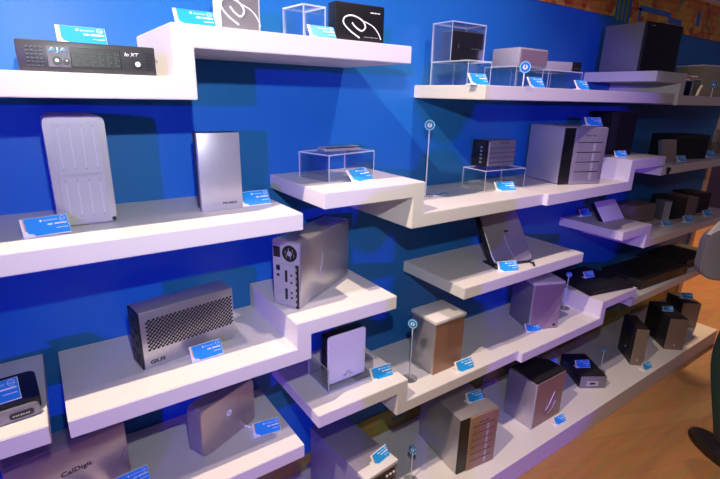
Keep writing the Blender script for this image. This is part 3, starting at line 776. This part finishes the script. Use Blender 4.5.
def person(name, label, loc, ang, legs, arms, trousers, top, s=1.0, lean=(0, 0)):
    J = {'pelvis': (0, 0, .80, .125, .085), 'waist': (0, 0, .92, .115, .08), 'chest': (0, .0, 1.10, .135, .085), 'neck': (0, 0, 1.24, .055), 'nk2': (0, -.01, 1.30, .048)}
    for sd, q in (('l', -1), ('r', 1)):
        J['hip' + sd] = (q * .075, 0, .76, .082); J['knee' + sd] = (*legs[sd][0], .058); J['ank' + sd] = (*legs[sd][1], .045)
        J['shm' + sd] = (q * .145, 0, 1.19, .055); J['elb' + sd] = (*arms[sd][0], .042); J['wr' + sd] = (*arms[sd][1], .032)
    for k in J: J[k] = tuple(v * s for v in J[k][:3]) + tuple(v * s for v in J[k][3:])
    t, skin = figure(name, label, J, None, None, loc, ang)
    nm = list(J)
    ed = [('pelvis', 'waist'), ('waist', 'chest'), ('chest', 'neck'), ('neck', 'nk2')]
    for sd in 'lr': ed += [('pelvis', 'hip' + sd), ('hip' + sd, 'knee' + sd), ('knee' + sd, 'ank' + sd), ('chest', 'shm' + sd), ('shm' + sd, 'elb' + sd), ('elb' + sd, 'wr' + sd)]
    body = skin('body', nm, ed, top, 'pelvis')
    # trousers
    tn = ['pelvis'] + [a + sd for sd in 'lr' for a in ('hip', 'knee', 'ank')]
    J2 = dict(J)
    for n in tn:
        g = 1.12 if n[:3] != 'ank' else .95
        J[n] = J[n][:3] + tuple(v * g for v in J[n][3:])
    skin('trousers', tn, [('pelvis', 'hip' + sd) for sd in 'lr'] + [('hip' + sd, 'knee' + sd) for sd in 'lr'] + [('knee' + sd, 'ank' + sd) for sd in 'lr'], trousers, 'pelvis')
    # head
    b = bmesh.new(); bmesh.ops.create_uvsphere(b, u_segments=24, v_segments=18, radius=1)
    for v in b.verts:
        x, y, z = v.co; k = 1 - .22 * max(0, -z) ** 1.5
        v.co = Vector((x * .068 * k, y * .085 * k, z * .105)) * s
        if y > .85 and abs(x) < .25 and -.35 < z < .1: v.co.y += .016 * s
    b.transform(Matrix.Translation((0, .0, 1.405 * s)))
    mb = MB(); mb.add(b); hd = mb.build('head', M['skin'], t, True)
    h = bmesh.new(); bmesh.ops.create_uvsphere(h, u_segments=24, v_segments=18, radius=1)
    bmesh.ops.delete(h, geom=[v for v in h.verts if v.co.z < -.35 + .9 * max(0, v.co.y)], context='VERTS')
    for v in h.verts: v.co = Vector((v.co.x * .074, v.co.y * .091 - .004, v.co.z * .112)) * s
    h.transform(Matrix.Translation((0, 0, 1.41 * s))); mb = MB(); mb.add(h); mb.build('hair', M['hair'], t, True)
    for q in (-1, 1):
        MB().cyl((q * .026 * s, .079 * s, 1.41 * s), .008 * s, .006 * s, 'Y', 12).build('eye', M['ink'], hd)
        MB().cyl((q * .068 * s, 0, 1.40 * s), .020 * s, .012 * s, 'X', 12, bev=.003).build('ear', M['skin'], hd)
    MB().box(-.02 * s, .02 * s, .066 * s, .076 * s, 1.352 * s, 1.358 * s, .002).build('mouth', M['red'], hd)
    # hands: palm with five skinned fingers
    for sd, q in (('l', -1), ('r', 1)):
        w = Vector(J['wr' + sd][:3]); e = Vector(J['elb' + sd][:3]); d = (w - e).normalized(); sdv = d.cross(Vector((0, 0, 1))).normalized() if abs(d.z) < .9 else Vector((0, 1, 0)); dn = d.cross(sdv)
        names, eds = ['palm0', 'palm1'], [('palm0', 'palm1')]
        J['palm0'] = (*(w), .024 * s); J['palm1'] = (*(w + d * .055 * s), .026 * s, .014 * s)
        for k in range(5):
            base = w + d * (.020 if k == 4 else .070) * s + sdv * ((-1.5 + k) * .017 if k < 4 else -.030) * s
            ln = (.055, .065, .062, .048, .045)[k] * s
            dd = d if k < 4 else (d * .6 - sdv * .8).normalized(); a, c = 'f%da' % k, 'f%db' % k
            J[a] = (*base, .0095 * s); J[c] = (*(base + dd * ln * .5 - dn * .006 * s), .0085 * s); J['f%dc' % k] = (*(base + dd * ln - dn * .022 * s), .007 * s)
            names += [a, c, 'f%dc' % k]; eds += [('palm1' if k < 4 else 'palm0', a), (a, c), (c, 'f%dc' % k)]
        skin('hand', names, eds, M['skin'], 'palm0')
        a = Vector(J['ank' + sd][:3]); fd = Vector(legs[sd][2]).normalized() if len(legs[sd]) > 2 else Vector((0, 1, 0)); px = Vector((fd.y, -fd.x, 0))
        sh = MB(); z0 = -a.z + 0.0
        pts = []
        for k in range(20):
            an = 2 * PI * k / 20; l = math.cos(an); ww = math.sin(an) * (.044 + .006 * l) * s
            p = fd * ((.065 + .125 * l) * s) + px * ww; pts.append((a.x + p.x, a.y + p.y))
        sh.prism(pts, 0, .018 * s, axis='Z', bev=.003)
        so = sh.build('shoe', M['leather'], t, True)
        ub = bmesh.new(); bmesh.ops.create_uvsphere(ub, u_segments=18, v_segments=12, radius=1)
        for v in ub.verts:
            v.co.z = max(v.co.z, -.1); xx = v.co.x
            v.co = Vector(fd) * (xx * .122 + .065) * s + px * (v.co.y * .044) * s + Vector((0, 0, (v.co.z * (.062 - .022 * xx)) * s))
        ub.transform(Matrix.Translation((a.x, a.y, .018 * s))); mb = MB(); mb.add(ub); mb.build('shoe_upper', M['leather'], so, True)
    return t

# visitor at the right edge: only a trouser leg and shoe reach the picture
VX, VY = 2.185, -.840
person('person', 'person in dark green trousers and black shoe at right edge', (VX, VY, 0), -35,
       {'l': ((-.10, .06, .43), (-.075, -.02, .075)), 'r': ((.09, .10, .43), (.12, .05, .075))},
       {'l': ((-.20, -.08, .97), (-.19, -.10, .76)), 'r': ((.22, -.03, .97), (.24, .05, .76))}, M['green'], M['cloth'], 1.0)
# grey bag hanging at the visitor's side
t = thing('shoulder_bag', 'grey bag with white paper sticking out at right edge', 'bag', (2.195, -.535, .702), -45)
MB().prism(rrect(-.0, .28, 0, .215, .06), -.03, .03, bev=.006).build('bag_body', M['bag'], t, True)
MB().prism([(.004, .19), (.035, .245), (.13, .215), (.15, .16)], -.022, -.008).build('paper', M['white'], t)
MB().tube([(.12, 0, .21), (.14, 0, .30), (.17, .0, .34), (.21, 0, .30), (.24, 0, .21)], .008).build('handle', M['cloth'], t, True)

# the photographer standing just behind the camera
person('person', 'person in dark clothes standing behind the camera taking the picture', (-.225, -1.56, 0), -32,
       {'l': ((-.08, .02, .42), (-.09, -.01, .075)), 'r': ((.08, .02, .42), (.09, -.01, .075))},
       {'l': ((-.17, .10, 1.04), (-.06, .17, 1.16)), 'r': ((.17, .10, 1.04), (.06, .17, 1.16))}, M['cloth'], M['cloth'], 1.05)

# ------------------------------------------------------------------ lights
def look(o, target):
    d = Vector(target) - o.location; o.rotation_euler = d.to_track_quat('-Z', 'Y').to_euler()
def light(kind, name, loc, energy, col, size, target=None, cone=None, blend=.15, square=False):
    l = bpy.data.lights.new(name, kind); l.energy = energy; l.color = col
    l.shadow_soft_size = size
    o = bpy.data.objects.new(name, l); COL.objects.link(o); o.location = loc
    if kind == 'SPOT':
        l.spot_size = R(cone); l.spot_blend = blend; l.use_square = square; look(o, target)
    return o
light('SPOT', 'camera_flash', (.05, -1.2, 1.64), 38, (.96, 1, .97), .012, (.95, 0, 1.22), 125, 1)
an = R(39.9)
light('SPOT', 'violet_spot', (-4.5, -6.2, 1.76), 1450, (.18, .050, 1.0), .04, (-4.5 + 8 * math.sin(an), -6.2 + 8 * math.cos(an), .90), 18.6, .08, True)
light('SPOT', 'overhead_spot', (-.45, -.66, 2.6), 205, (1, .80, .56), .012, (.25, -.25, .8), 84, .6)
light('SPOT', 'overhead_spot', (1.05, -.80, 2.7), 85, (1, .74, .74), .03, (1.2, -.25, .9), 72, .8)
light('SPOT', 'warm_hall_spot', (5.2, .2, 3.0), 560, (1, .60, .28), .1, (5.0, .4, 0), 90, .6)
light('SPOT', 'warm_hall_spot', (3.3, .48, 4.4), 175, (1, .58, .30), .05, (3.2, -1.4, 0), 56, .9)
light('SPOT', 'far_shelf_fill', (4.2, -3.0, 2.6), 20, (1, .74, .76), .1, (3.0, -.2, 1.1), 34, .9)  # added fill light, lifts the dim shelf fronts at far right

w = bpy.data.worlds.new('world'); SC.world = w; w.use_nodes = True
w.node_tree.nodes['Background'].inputs[0].default_value = (.42, .30, .72, 1)
w.node_tree.nodes['Background'].inputs[1].default_value = .085
SC.view_settings.view_transform = 'Standard'; SC.view_settings.look = 'None'
SC.view_settings.exposure = 0; SC.view_settings.gamma = 1; SC.view_settings.use_curve_mapping = False
